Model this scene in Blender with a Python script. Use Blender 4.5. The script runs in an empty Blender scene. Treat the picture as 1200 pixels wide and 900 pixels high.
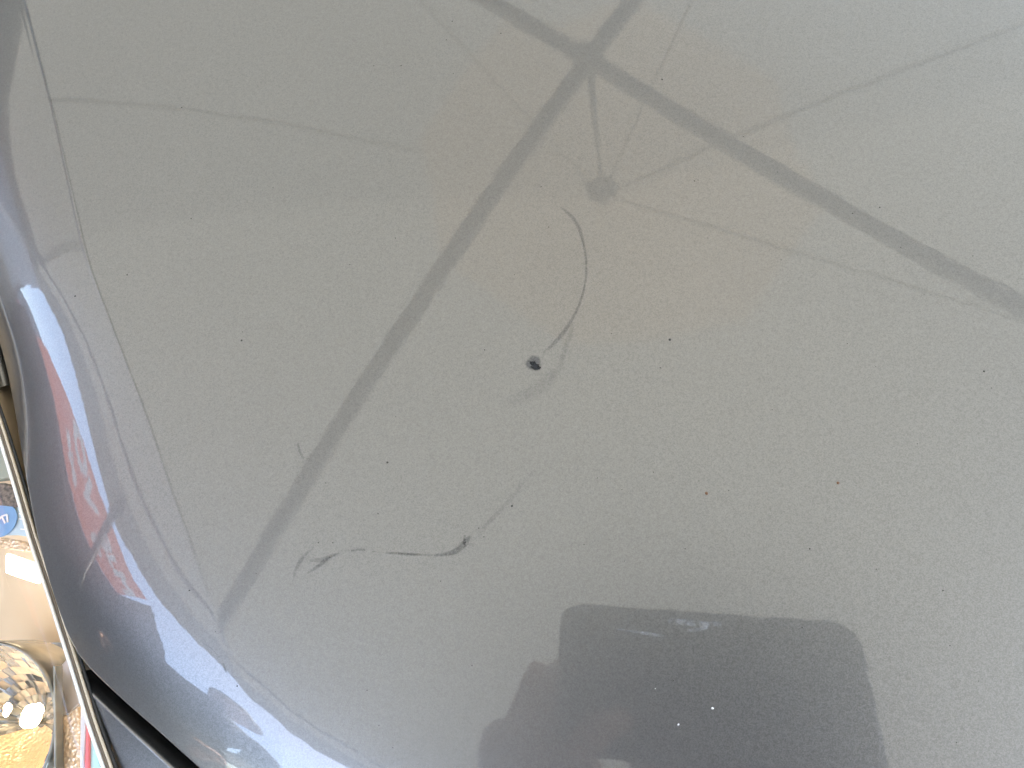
import bpy, bmesh, random
import numpy as np
from math import *
from mathutils import Vector, Matrix, Euler

# ------------------------------------------------------------------ camera, sky, sun, exposure
sc = bpy.context.scene
COL = sc.collection
random.seed(7)
D_CAM = .20
def _n(a):
    a = np.array(a, float); return a / np.linalg.norm(a)
FPX = 866.
_N = -_n((.1039, -.3291, -1)); _V = _n(np.array([0, 1, 0.]) - _N[1] * _N); _U = np.cross(_V, _N)
ML = np.array([_U, _V, _N])                       # camera axes -> bonnet frame
_a, _b = radians(7.25), radians(4.575)
RX = np.array([[1, 0, 0], [0, cos(_a), -sin(_a)], [0, sin(_a), cos(_a)]])
RY = np.array([[cos(_b), 0, -sin(_b)], [0, 1, 0], [sin(_b), 0, cos(_b)]])
MW = RY @ RX                                      # bonnet frame -> world
HZ = .92
def l2w(p):
    return (MW @ np.asarray(p, float).T).T + np.array([0, 0, HZ])
CAMW = l2w([0, 0, D_CAM])
CAMROT = Matrix((MW @ ML).tolist())               # columns: the camera's right, up, back in the world
cam = bpy.data.cameras.new('camera'); camo = bpy.data.objects.new('camera', cam); COL.objects.link(camo)
camo.matrix_world = Matrix.Translation(CAMW.tolist()) @ CAMROT.to_4x4()
cam.sensor_width = 36; cam.lens = 36 * FPX / 1200
cam.clip_start = .002; cam.clip_end = 2000
sc.camera = camo

SUN_AZ, SUN_EL = radians(-62), radians(73)       # direction towards the sun (from +x, anticlockwise)
w = bpy.data.worlds.new('World'); sc.world = w; w.use_nodes = True
nt = w.node_tree; nt.nodes.clear()
sky = nt.nodes.new('ShaderNodeTexSky'); sky.sky_type = 'NISHITA'; sky.sun_disc = False
sky.sun_elevation = SUN_EL; sky.sun_rotation = pi / 2 - SUN_AZ
sky.air_density = 1.2; sky.dust_density = 3.2; sky.ozone_density = 1.
bg = nt.nodes.new('ShaderNodeBackground'); bg.inputs[1].default_value = .15
wo = nt.nodes.new('ShaderNodeOutputWorld')
nt.links.new(sky.outputs[0], bg.inputs[0]); nt.links.new(bg.outputs[0], wo.inputs[0])
sl = bpy.data.lights.new('sun', 'SUN'); sl.energy = 2.2; sl.angle = radians(.5); sl.color = (1, .94, .84)
so = bpy.data.objects.new('sun', sl); COL.objects.link(so)
sd = Vector((cos(SUN_EL) * cos(SUN_AZ), cos(SUN_EL) * sin(SUN_AZ), sin(SUN_EL)))
so.rotation_euler = sd.to_track_quat('Z', 'Y').to_euler(); so.location = sd * 20
vs = sc.view_settings
vs.view_transform = 'Standard'; vs.look = 'None'; vs.gamma = 1; vs.use_curve_mapping = False
vs.exposure = 3.54
sc.render.engine = 'CYCLES'
cy = sc.cycles
cy.max_bounces = 10; cy.diffuse_bounces = 4; cy.glossy_bounces = 5; cy.transmission_bounces = 6; cy.transparent_max_bounces = 12
cy.sample_clamp_indirect = 2.5; cy.use_denoising = True; cy.caustics_reflective = True; cy.caustics_refractive = False
cy.blur_glossy = .3

# ------------------------------------------------------------------ helpers
def tag(o, label=None, cat=None, group=None, kind=None):
    for k, v in (('label', label), ('category', cat), ('group', group), ('kind', kind)):
        if v: o[k] = v
    return o
def empty(name, loc=(0, 0, 0), rz=0, **kw):
    o = bpy.data.objects.new(name, None); COL.objects.link(o); o.location = loc; o.rotation_euler[2] = rz
    o.empty_display_size = .1
    return tag(o, **kw)
def mesh(name, verts, faces, mat, parent=None, smooth=True, base=None, uv=None):
    """one mesh object; base is the world point its parent stands at, for verts given in the world"""
    v = np.asarray(verts, float)
    if base is not None: v = v - np.asarray(base, float)
    me = bpy.data.meshes.new(name)
    me.from_pydata(v.tolist(), [], [tuple(int(i) for i in f) for f in faces])
    if smooth: me.polygons.foreach_set('use_smooth', [True] * len(me.polygons))
    me.update()
    o = bpy.data.objects.new(name, me); COL.objects.link(o); o.parent = parent
    for m in (mat if isinstance(mat, (list, tuple)) else [mat]): me.materials.append(m)
    return o
def big_grid(name, V, mat, parent, base):
    """smooth sheet from an (r, c, 3) array"""
    r, c = V.shape[:2]
    v = (V.reshape(-1, 3) - np.asarray(base, float)).astype(np.float32)
    i = (np.arange(r - 1)[:, None] * c + np.arange(c - 1)[None]).ravel()
    q = np.stack([i, i + 1, i + c + 1, i + c], 1).astype(np.int32)
    me = bpy.data.meshes.new(name)
    me.vertices.add(len(v)); me.vertices.foreach_set('co', v.ravel())
    me.loops.add(q.size); me.loops.foreach_set('vertex_index', q.ravel())
    me.polygons.add(len(q)); me.polygons.foreach_set('loop_start', np.arange(0, q.size, 4, dtype=np.int32))
    me.polygons.foreach_set('loop_total', np.full(len(q), 4, np.int32))
    me.polygons.foreach_set('use_smooth', np.ones(len(q), bool))
    me.update(calc_edges=True); me.validate()
    o = bpy.data.objects.new(name, me); COL.objects.link(o); o.parent = parent; me.materials.append(mat)
    return o
class MB:
    def __init__(s): s.v = []; s.f = []
    def box(s, c, d, R=None):
        c = Vector(c); h = [x / 2 for x in d]; b = len(s.v)
        for z in (-1, 1):
            for x, y in ((-1, -1), (1, -1), (1, 1), (-1, 1)):
                p = Vector((x * h[0], y * h[1], z * h[2]))
                if R: p = R @ p
                s.v.append(tuple(c + p))
        s.f += [tuple(b + i for i in q) for q in ((3, 2, 1, 0), (4, 5, 6, 7), (0, 1, 5, 4), (1, 2, 6, 5), (2, 3, 7, 6), (3, 0, 4, 7))]
        return s
    def bar(s, a, b, wd, th=None):
        a = Vector(a); b = Vector(b); d = b - a
        return s.box((a + b) / 2, (wd, th or wd, d.length), d.to_track_quat('Z', 'Y').to_matrix())
    def tube(s, pts, r, n=8, caps=True):
        pts = [Vector(p) for p in pts]; rr = r if hasattr(r, '__len__') else [r] * len(pts)
        b = len(s.v); up = None
        for i, p in enumerate(pts):
            t = (pts[min(i + 1, len(pts) - 1)] - pts[max(i - 1, 0)]).normalized()
            if up is None:
                up = t.orthogonal().normalized()
            x = (up - t * up.dot(t)).normalized(); y = t.cross(x); up = x
            for k in range(n):
                an = 2 * pi * k / n; s.v.append(tuple(p + rr[i] * (x * cos(an) + y * sin(an))))
        for i in range(len(pts) - 1):
            for k in range(n):
                s.f.append((b + i * n + k, b + i * n + (k + 1) % n, b + (i + 1) * n + (k + 1) % n, b + (i + 1) * n + k))
        if caps:
            s.f.append(tuple(b + k for k in range(n))[::-1]); s.f.append(tuple(b + (len(pts) - 1) * n + k for k in range(n)))
        return s
    def lathe(s, prof, c=(0, 0, 0), n=24, R=None):
        b = len(s.v); c = Vector(c)
        for (r, z) in prof:
            for k in range(n):
                p = Vector((r * cos(2 * pi * k / n), r * sin(2 * pi * k / n), z))
                s.v.append(tuple(c + (R @ p if R else p)))
        for i in range(len(prof) - 1):
            for k in range(n):
                s.f.append((b + i * n + k, b + i * n + (k + 1) % n, b + (i + 1) * n + (k + 1) % n, b + (i + 1) * n + k))
        return s
    def build(s, name, mat, parent=None, smooth=False, base=None, local=False, bevel=0):
        v = np.array(s.v)
        if local: v = l2w(v)
        o = mesh(name, v, s.f, mat, parent, smooth, base)
        if bevel:
            m = o.modifiers.new('bevel', 'BEVEL'); m.width = bevel; m.segments = 2; m.limit_method = 'ANGLE'
        return o
def copy_obj(o, parent, loc=None):
    c = o.copy(); COL.objects.link(c); c.parent = parent
    if loc is not None: c.location = loc
    return c

# ------------------------------------------------------------------ materials
def mat(name, col=(.5, .5, .5), rough=.5, metal=0., **kw):
    m = bpy.data.materials.new(name); m.use_nodes = True
    b = m.node_tree.nodes['Principled BSDF']
    b.inputs['Base Color'].default_value = (*col, 1); b.inputs['Roughness'].default_value = rough; b.inputs['Metallic'].default_value = metal
    for k, v in kw.items(): b.inputs[k.replace('_', ' ')].default_value = v
    return m
def N(m, t, **kw):
    n = m.node_tree.nodes.new(t)
    for k, v in kw.items(): setattr(n, k, v)
    return n
def L(m, a, b): m.node_tree.links.new(a, b)
def noise(m, scale, detail=2, rough=.5, dist=0):
    tc = N(m, 'ShaderNodeTexCoord'); n = N(m, 'ShaderNodeTexNoise'); L(m, tc.outputs['Object'], n.inputs['Vector'])
    n.inputs['Scale'].default_value = scale; n.inputs['Detail'].default_value = detail; n.inputs['Roughness'].default_value = rough
    n.inputs['Distortion'].default_value = dist
    return n
def ramp(m, src, stops):
    r = N(m, 'ShaderNodeValToRGB'); L(m, src, r.inputs[0]); e = r.color_ramp.elements
    while len(e) > 2: e.remove(e[-1])
    while len(e) < len(stops): e.new(.5)
    for x, (p, c) in zip(e, stops): x.position = p; x.color = (*c, 1) if len(c) == 3 else c
    return r
def vary(m, scale, c0, c1, lo=.35, hi=.65, detail=3, bump=0, bdist=.002):
    b = m.node_tree.nodes['Principled BSDF']; n = noise(m, scale, detail)
    r = ramp(m, n.outputs[0], [(lo, c0), (hi, c1)]); L(m, r.outputs[0], b.inputs['Base Color'])
    if bump:
        bp = N(m, 'ShaderNodeBump'); bp.inputs['Strength'].default_value = bump; bp.inputs['Distance'].default_value = bdist
        L(m, n.outputs[0], bp.inputs['Height']); L(m, bp.outputs[0], b.inputs['Normal'])
    return m
def emit(name, col, s):
    m = mat(name, (.8, .8, .8), .4); b = m.node_tree.nodes['Principled BSDF']
    b.inputs['Emission Color'].default_value = (*col, 1); b.inputs['Emission Strength'].default_value = s
    return m

def car_paint():
    m = mat('silver_grey_metallic_paint', (.2, .2, .2), .41, .9, Coat_Weight=1., Coat_Roughness=.026, Coat_IOR=1.62)
    b = m.node_tree.nodes['Principled BSDF']
    tc = N(m, 'ShaderNodeTexCoord')
    # metal flake: cells a few tenths of a millimetre wide, each leaning its own way and a little lighter or darker
    vo = N(m, 'ShaderNodeTexVoronoi'); vo.inputs['Scale'].default_value = 4000; L(m, tc.outputs['Object'], vo.inputs['Vector'])
    sep = N(m, 'ShaderNodeSeparateColor'); L(m, vo.outputs['Color'], sep.inputs[0])
    n2 = noise(m, 900, 3, .7)
    mx = N(m, 'ShaderNodeMath', operation='ADD'); L(m, sep.outputs[0], mx.inputs[0]); L(m, n2.outputs[0], mx.inputs[1])
    rp = ramp(m, mx.outputs[0], [(.0, PAINT_LO), (1., PAINT_HI)])
    mh = N(m, 'ShaderNodeMath', operation='MULTIPLY'); mh.inputs[1].default_value = .5; L(m, mx.outputs[0], mh.inputs[0]); L(m, mh.outputs[0], rp.inputs[0])
    L(m, rp.outputs[0], b.inputs['Base Color'])
    geo = N(m, 'ShaderNodeNewGeometry')
    sub = N(m, 'ShaderNodeVectorMath', operation='SUBTRACT'); L(m, vo.outputs['Color'], sub.inputs[0]); sub.inputs[1].default_value = (.5, .5, .5)
    sca = N(m, 'ShaderNodeVectorMath', operation='SCALE'); L(m, sub.outputs[0], sca.inputs[0]); sca.inputs['Scale'].default_value = .06
    add = N(m, 'ShaderNodeVectorMath', operation='ADD'); L(m, geo.outputs['Normal'], add.inputs[0]); L(m, sca.outputs[0], add.inputs[1])
    nn = N(m, 'ShaderNodeVectorMath', operation='NORMALIZE'); L(m, add.outputs[0], nn.inputs[0]); L(m, nn.outputs[0], b.inputs['Normal'])
    # orange peel in the clear coat
    op = noise(m, 330, 1.5, .5); bp = N(m, 'ShaderNodeBump'); bp.inputs['Strength'].default_value = 1; bp.inputs['Distance'].default_value = .0000085
    L(m, op.outputs[0], bp.inputs['Height']); L(m, bp.outputs[0], b.inputs['Coat Normal'])
    return m
PAINT_LO, PAINT_HI = (.140, .138, .132), (.238, .235, .225)
PAINT = car_paint()
BLACK = mat('black_rubber', (.012, .012, .012), .45)
vary(BLACK, 400, (.008, .008, .008), (.02, .02, .019), bump=.2)
UNDER = mat('black_inner_panel', (.006, .006, .006), .8)
CHROME = mat('bright_chrome', (.86, .86, .85), .08, 1.)
vary(CHROME, 60, (.8, .8, .79), (.9, .9, .9))
def clear_plastic(name, tint=(1, 1, 1), gl=1.):
    m = bpy.data.materials.new(name); m.use_nodes = True; nt = m.node_tree; nt.nodes.clear()
    out = N(m, 'ShaderNodeOutputMaterial'); mix = N(m, 'ShaderNodeMixShader'); tr = N(m, 'ShaderNodeBsdfTransparent'); g = N(m, 'ShaderNodeBsdfGlossy')
    fr = N(m, 'ShaderNodeFresnel'); fr.inputs[0].default_value = 1.5; tr.inputs[0].default_value = (*tint, 1); g.inputs['Roughness'].default_value = .02
    n = noise(m, 120, 2); bp = N(m, 'ShaderNodeBump'); bp.inputs['Strength'].default_value = .2; bp.inputs['Distance'].default_value = .0001
    L(m, n.outputs[0], bp.inputs['Height']); L(m, bp.outputs[0], g.inputs['Normal'])
    L(m, fr.outputs[0], mix.inputs[0]); L(m, tr.outputs[0], mix.inputs[1]); L(m, g.outputs[0], mix.inputs[2]); L(m, mix.outputs[0], out.inputs[0])
    return m
def cloth(name, col, trans, frac=.5, scale=900):
    m = bpy.data.materials.new(name); m.use_nodes = True; m.node_tree.nodes.clear()
    out = N(m, 'ShaderNodeOutputMaterial'); mix = N(m, 'ShaderNodeMixShader'); d = N(m, 'ShaderNodeBsdfDiffuse'); t = N(m, 'ShaderNodeBsdfTranslucent')
    n = noise(m, 2.5, 4); r = ramp(m, n.outputs[0], [(.3, tuple(c * .93 for c in trans)), (.7, trans)])
    r2 = ramp(m, n.outputs[0], [(.3, tuple(c * .93 for c in col)), (.7, col)])
    L(m, r.outputs[0], t.inputs[0]); L(m, r2.outputs[0], d.inputs[0]); mix.inputs[0].default_value = frac
    L(m, d.outputs[0], mix.inputs[1]); L(m, t.outputs[0], mix.inputs[2]); L(m, mix.outputs[0], out.inputs[0])
    return m
TRANS = (.177, .175, .150)
CANOPY = cloth('white_canopy_fabric', (.36, .365, .335), TRANS, .5)
def roof_cloth():
    # the roof cloth round the peak is of a warmer, reinforced piece: an uneven octagon in the tent's own frame
    m = cloth('roof_fabric', (.36, .365, .335), TRANS, .5); nt = m.node_tree
    tc = N(m, 'ShaderNodeTexCoord'); sx = N(m, 'ShaderNodeSeparateXYZ'); L(m, tc.outputs['Object'], sx.inputs[0])
    last = None
    for (ax, ay, d) in PATCH_SIDES:
        a = N(m, 'ShaderNodeMath', operation='MULTIPLY'); a.inputs[1].default_value = ax; L(m, sx.outputs[0], a.inputs[0])
        b_ = N(m, 'ShaderNodeMath', operation='MULTIPLY_ADD'); b_.inputs[1].default_value = ay; L(m, sx.outputs[1], b_.inputs[0]); L(m, a.outputs[0], b_.inputs[2])
        c = N(m, 'ShaderNodeMath', operation='SUBTRACT'); L(m, b_.outputs[0], c.inputs[0]); c.inputs[1].default_value = d
        if last is None: last = c
        else:
            mx = N(m, 'ShaderNodeMath', operation='MAXIMUM'); L(m, last.outputs[0], mx.inputs[0]); L(m, c.outputs[0], mx.inputs[1]); last = mx
    r = ramp(m, last.outputs[0], [(0, (1.08, .97, .87)), (.02, (1, 1, 1))])
    for n in [n for n in nt.nodes if n.type in ('BSDF_TRANSLUCENT', 'BSDF_DIFFUSE')]:
        src = n.inputs[0].links[0].from_socket; mm = N(m, 'ShaderNodeMix', data_type='RGBA', blend_type='MULTIPLY'); mm.inputs[0].default_value = 1
        L(m, src, mm.inputs[6]); L(m, r.outputs[0], mm.inputs[7]); L(m, mm.outputs[2], n.inputs[0])
    return m
PATCH_SIDES = [(cos(a), sin(a), d) for a, d in ((0, .56), (pi / 4, .56), (pi / 2, .52), (3 * pi / 4, .56), (pi, .58), (5 * pi / 4, .58), (3 * pi / 2, .60), (7 * pi / 4, .60))]
ROOF = roof_cloth()

# ------------------------------------------------------------------ sizes used below
GAP = .0060
BAN_Y0, BAN_Y1 = .20, 1.16
BAN_TY, BAN_TZ, BAN_BZ = (.2, .35, .6, .9, 1.05, 1.16), (1.90, 1.94, 1.95, 1.80, 1.60, 1.42), (1.58, 1.50, 1.42, 1.32, 1.26, 1.2)
DK_Y, DK_Z = (-.30, -.15, -.04, .09, .2), (1.10, 1.44, 1.64, 1.82, 1.92)
BAN_TEXT = (('OV', .96, 1.60, .24), ('BLM', .52, 1.68, .17), ('ape', .92, 1.45, .13), ('8o', .50, 1.55, .11))
POLES = ((-1.87, .58, 2.04, 'grey pole leaning in front of the middle of the red banner'),)
BULB_E, SIDE_E = 6, 1.0
BY_XY = (-2.08, -.24)
SEAMS = ((3, .05, 1.85, .010), (-38, .05, 2.3, .014), (-88, .05, 1.85, .010), (83, .05, 1.85, .010), (122, .6, 2.0, .010), (135, 1.75, 2.62, .03))
# ---- the bonnet's sheet as a height field in its own frame (u across, v towards the windscreen, metres)
CREASE_V=np.array([-.30,-.09,-.0365,-.023,-.0043,.0181,.0351,.0587,.0847,.1103,.17,.2423,.40,.90])
CREASE_U=np.array([.06,-.045,-.0797,-.0885,-.0982,-.1109,-.1206,-.1333,-.1492,-.1648,-.1915,-.2265,-.298,-.52])
EDGE=np.array([(-.60,.80),(-.40,.45),(-.300,.27),(-.2500,.175),(-.2140,.112),(-.1960,.080),(-.1810,.052),(-.1700,.033),(-.1590,.013),(-.1500,-.0035),(-.1460,-.0090),(-.1400,-.0132),(-.1300,-.0190),(-.1180,-.0258),(-.1060,-.0330),(-.0930,-.0410),(-.0780,-.0480),(-.055,-.056),(-.01,-.066),(.08,-.078),(.20,-.086),(.42,-.09),(.75,-.085)])
FRONT=np.array([(-.40,.15),(-.21,.033),(-.1400,-.0112),(-.0950,-.0390),(-.0780,-.0480),(-.055,-.056),(-.01,-.066),(.08,-.078),(.20,-.086),(.42,-.09),(.80,-.085)])
S_T=np.array([0,.0003,.0008,.0012,.006,.019,.025,.032,.040,.046,.052,.08]); S_D=np.array([0,4.6,4.6,4.6,4.9,7.4,13,19.5,28,33,36,36])
SS=np.linspace(0,.09,1801); SL=np.tan(np.radians(np.interp(SS,S_T,S_D))); k=np.ones(41)/41
SL=np.convolve(np.pad(SL,20,mode='edge'),np.hanning(41)/np.hanning(41).sum(),'valid') if False else SL
G_TAB=np.concatenate([[0],np.cumsum((SL[1:]+SL[:-1])/2)*(SS[1]-SS[0])])
N_T=np.array([-.02,.000,.003,.008,.013,.018,.024,.032,.040]); N_D=np.array([30,28,24,17,10,4.5,1.6,.4,0])
NS=np.linspace(-.02,.04,1201); NL=np.tan(np.radians(np.interp(NS,N_T,N_D)))
NG=np.concatenate([np.cumsum(((NL[1:]+NL[:-1])/2)[::-1])[::-1],[0]])*(NS[1]-NS[0])
A_V=np.array([-.06,-.03,-.01,.004,.03,.06,.083,.115,.15,.18,.3]); A_A=np.array([.05,.15,.3,.45,.76,1.12,1.34,1.24,.76,.52,.36])
def smooth_table(x, y, n, wd):
    # the same curve through the points, with its corners rounded off
    X=np.linspace(x[0],x[-1],n); Y=np.interp(X,x,y); k=np.hanning(wd); k/=k.sum(); pad=wd//2
    Yp=np.concatenate([Y[0]+(Y[1]-Y[0])*np.arange(-pad,0),Y,Y[-1]+(Y[-1]-Y[-2])*np.arange(1,pad+1)])
    return X,np.convolve(Yp,k,'valid')[:n]
CREASE_V,CREASE_U=smooth_table(CREASE_V,CREASE_U,1201,41)
A_V,A_A=smooth_table(A_V,A_A,721,71)
def cub(x,l=.26):
    x=np.asarray(x,float); c=np.clip(x,-l,l); return c**3+3*l*l*(x-c)
def front_dist(u,v):
    u=np.asarray(u,float); v=np.asarray(v,float)
    vf=np.interp(u,FRONT[:,0],FRONT[:,1]); e=1e-3
    sl=(np.interp(u+e*8,FRONT[:,0],FRONT[:,1])-np.interp(u-e*8,FRONT[:,0],FRONT[:,1]))/(16*e)
    return (v-vf)/np.sqrt(1+sl*sl)
def bonnet_h(u,v):
    u=np.asarray(u,float); v=np.asarray(v,float)
    z=-.109*u*u-.174*v*v-.16*u*v+.233*cub(v)+.326*cub(u)
    uc=np.interp(v,CREASE_V,CREASE_U)
    s=np.clip((uc-u)*.874,0,.09)
    z=z-np.interp(v,A_V,A_A)*np.interp(s,SS,G_TAB)
    # the pressed step along the crease: sharp towards the windscreen, gone near the nose
    z=z-.00009*np.clip((v-.085)/.03,0,1)*(np.tanh((s-.0005)/.00028)+1)*.5-.000022*np.clip((v-.10)/.05,0,1)*(np.tanh((s-.0024)/.0002)+1)*.5
    z=z-np.interp(np.clip(front_dist(u,v),-.02,.04),NS,NG)
    return z

# ------------------------------------------------------------------ surface marks and lookups
def at(px, py, z):
    """bonnet-frame point on the plane at height z that stands at this place in the 1200 x 900 photograph"""
    d = ML @ _n(((px - 600) / FPX, -(py - 450) / FPX, -1)); t = (z - D_CAM) / d[2]
    return np.array([0, 0, D_CAM]) + t * d
def on_bonnet(px, py, lift=0.):
    z = 0.
    for _ in range(25):
        p = at(px, py, z); z = float(bonnet_h(p[0], p[1])) * .7 + z * .3
    p = at(px, py, z); p[2] = float(bonnet_h(p[0], p[1])) + lift
    return p

# ------------------------------------------------------------------ ground and what stands on it
asphalt = vary(mat('worn_asphalt', (.1, .1, .1), .85), 14, (.05, .05, .05), (.09, .089, .086), detail=8, bump=.5, bdist=.004)
g = mesh('ground', [(-150, -150, 0), (150, -150, 0), (150, 150, 0), (-150, 150, 0)], [(0, 1, 2, 3)], asphalt, smooth=False); tag(g, kind='structure')
conc = vary(mat('pale_concrete', (.4, .4, .38), .8), 6, (.34, .335, .32), (.46, .455, .43), detail=6, bump=.3, bdist=.002)
pv = MB().box((-8.2, 0, .06), (3., 60, .14)); o = pv.build('pavement', conc); tag(o, kind='structure')
kb = MB()
for i in range(40): kb.box((-6.6, -30 + i * 1.5, .065), (.18, 1.485, .15))
o = kb.build('kerb', conc, bevel=.01); tag(o, kind='structure')
paint_w = vary(mat('worn_white_road_paint', (.75, .75, .72), .7), 30, (.5, .5, .48), (.8, .8, .77), bump=.2)
bl = MB()
for i in range(9): bl.box((-3.9, -9 + i * 2.5, .002), (4.4, .1, .004))
o = bl.build('parking_bay_lines', paint_w); tag(o, kind='structure')
trunk_m = vary(mat('bark', (.1, .08, .06), .9), 12, (.06, .048, .036), (.14, .11, .085), bump=.6, bdist=.01)
leaf_m = vary(mat('leaves', (.06, .1, .03), .6), 3, (.035, .065, .02), (.09, .13, .045))
def tree(x, y, h, lab, seed):
    rn = random.Random(seed)
    t = empty('broadleaf_tree', (x, y, 0), label=lab, cat='tree', group='trees beyond the pavement')
    m = MB(); m.tube([(0, 0, 0), (.05, .03, h * .25), (-.03, .06, h * .5), (.05, 0, h * .8)], [.16, .12, .08, .02])
    cl = []
    for i in range(9):
        a = rn.uniform(0, 2 * pi); z0 = h * rn.uniform(.3, .6); r = h * rn.uniform(.15, .3)
        e = (r * cos(a), r * sin(a), z0 + h * rn.uniform(.08, .3)); m.tube([(0, 0, z0), (e[0] * .5, e[1] * .5, z0 + (e[2] - z0) * .35), e], [.05, .035, .012], 6); cl.append(e)
    m.build('trunk', trunk_m, t, True)
    c = MB(); cl += [(0, 0, h * .85)] + [(rn.gauss(0, h * .12), rn.gauss(0, h * .12), h * rn.uniform(.55, .9)) for _ in range(9)]
    for (cx, cy_, cz) in cl:
        rr = h * rn.uniform(.07, .13)
        for _ in range(260):
            v = Vector((rn.gauss(0, 1), rn.gauss(0, 1), rn.gauss(0, 1))).normalized() * rr * rn.uniform(.4, 1.1); p = Vector((cx, cy_, cz)) + v
            a = Vector((rn.gauss(0, 1), rn.gauss(0, 1), rn.gauss(0, 1))).normalized() * .09; b = a.orthogonal().normalized() * .045; k = len(c.v)
            c.v += [tuple(p - a), tuple(p - b), tuple(p + a), tuple(p + b)]; c.f.append((k, k + 1, k + 2, k + 3))
    c.build('crown', leaf_m, t)
tree(-17., 13.5, 5.6, 'tall broadleaf tree farthest back beyond the pavement', 1)
tree(-20., 9.0, 4.6, 'rounded lower broadleaf tree beyond the pavement, nearer the banner', 2)
tree(-15., 19., 5.2, 'broadleaf tree beyond the pavement beside the tallest one', 3)
# low shop building across the way
wall_m = vary(mat('cream_render', (.45, .42, .36), .85), 2, (.4, .37, .32), (.5, .47, .41), bump=.2)
win_m = mat('dark_shop_glass', (.03, .035, .04), .06)
bd = empty('shop_building', (-26, -2, 0), label='long low cream building with dark windows across the road', cat='building')
MB().box((0, 0, 1.6), (6, 18, 3.2)).build('wall', wall_m, bd)
MB().box((0, 0, 3.3), (6.4, 18.4, .2)).build('roof', conc, bd)
for i in range(6):
    f = MB().box((3.03, -7.4 + i * 2.95, 1.5), (.1, 2.0, 1.5)).build('window', mat('window_frame_grey', (.3, .3, .3), .5) if i == 0 else bpy.data.materials['window_frame_grey'], bd)
    MB().box((3.09, -7.4 + i * 2.95, 1.5), (.03, 1.85, 1.35)).build('pane', win_m, f)

# ------------------------------------------------------------------ canopy tent
TC = np.array([-.034, 1.205]); TA = radians(55.77); TH = 1.9
tent = empty('canopy_tent', (TC[0], TC[1], 0), TA, label='square white pop up canopy tent standing over the car', cat='tent')
alu = vary(mat('dull_grey_tube', (.3, .3, .3), .5, .0), 30, (.33, .335, .33), (.39, .395, .39))
APEX, EAVE = 2.90, 2.12
def tpoint(x, y, dz=0):   # roof height with a little sag
    r = max(abs(x), abs(y)) / TH; ang = abs(abs(atan2(y, x)) % (pi / 2) - pi / 4)
    return (x, y, APEX + (EAVE - APEX) * r - .05 * sin(pi * min(1, r)) * (.4 + ang) + dz)
def roof_side(k, n=16):
    V = []; F = []
    for i in range(n + 1):
        r = i / n * TH
        for j in range(n + 1):
            x, y = r, r * (j / n * 2 - 1); c, s = round(cos(k * pi / 2)), round(sin(k * pi / 2))
            V.append(tpoint(x * c - y * s, x * s + y * c))
    for i in range(n):
        for j in range(n): q = i * (n + 1) + j; F.append((q, q + n + 1, q + n + 2, q + 1))
    return V, F
for k in range(4):
    V, F = roof_side(k); mesh('roof_panel', V, F, ROOF, tent)
    c, s = round(cos(k * pi / 2)), round(sin(k * pi / 2)); V = []; F = []; n = 48
    for j in range(n + 1):
        y = (j / n * 2 - 1) * TH; wv = .006 * sin(j * .9 + k)
        for (x, z) in ((TH, EAVE), (TH + .01 + wv, 2.05), (TH + .012 - wv, 1.985 + .006 * sin(j * .7))): V.append((x * c - y * s, x * s + y * c, z))
    for j in range(n):
        for i in range(2): q = j * 3 + i; F.append((q, q + 1, q + 4, q + 3))
    mesh('valance', V, F, CANOPY, tent)
web = cloth('grey_seam_webbing', (.5, .5, .47), (.8, .8, .75), .6)
for (deg, r0, r1, wd) in SEAMS:
    a = radians(deg); V = []
    for i in range(33):
        r = r0 + (r1 - r0) * i / 32; px_, py_ = -sin(a) * wd / 2, cos(a) * wd / 2
        for s_ in (-1, 1): V.append(tpoint(r * cos(a) + s_ * px_, r * sin(a) + s_ * py_, -.022))
    F = [(2 * i, 2 * i + 1, 2 * i + 3, 2 * i + 2) for i in range(32)]
    mesh('seam', V, F, web, tent)
for k in range(4):
    a = k * pi / 2; ab = a - radians((0, 0, -.8, 2.2)[k]); MB().bar((.03 * cos(ab), .03 * sin(ab), 2.2), ((TH - .03) * cos(ab), (TH - .03) * sin(ab), 2.19), .038, .028).build('cross_bar', alu, tent, bevel=.004)
    a2 = a + pi / 2
    P0 = ((TH - .10) * (cos(a) - cos(a2)), (TH - .10) * (sin(a) - sin(a2)), 2.08); P1 = ((TH - .10) * (cos(a) + cos(a2)), (TH - .10) * (sin(a) + sin(a2)), 2.08)
    MB().bar(P0, P1, .014, .012).build('eave_bar', alu, tent, bevel=.003)
    lg = MB().bar((P1[0], P1[1], .01), (P1[0], P1[1], 2.14), .045).build('leg', alu, tent, bevel=.004)
    MB().box((P1[0], P1[1], .008), (.12, .12, .008)).build('foot_plate', alu, lg)
MB().box((0, 0, 2.2), (.058, .058, .06)).build('hub', alu, tent, bevel=.006)
MB().tube([(0, 0, 2.2), (0, 0, 2.85)], .0085, 12).build('centre_post', alu, tent, True)
MB().lathe([(0, 2.865), (.044, 2.86), (.054, 2.84), (.040, 2.825), (.012, 2.81), (0, 2.81)]).build('post_cap', alu, tent, True)
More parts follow.
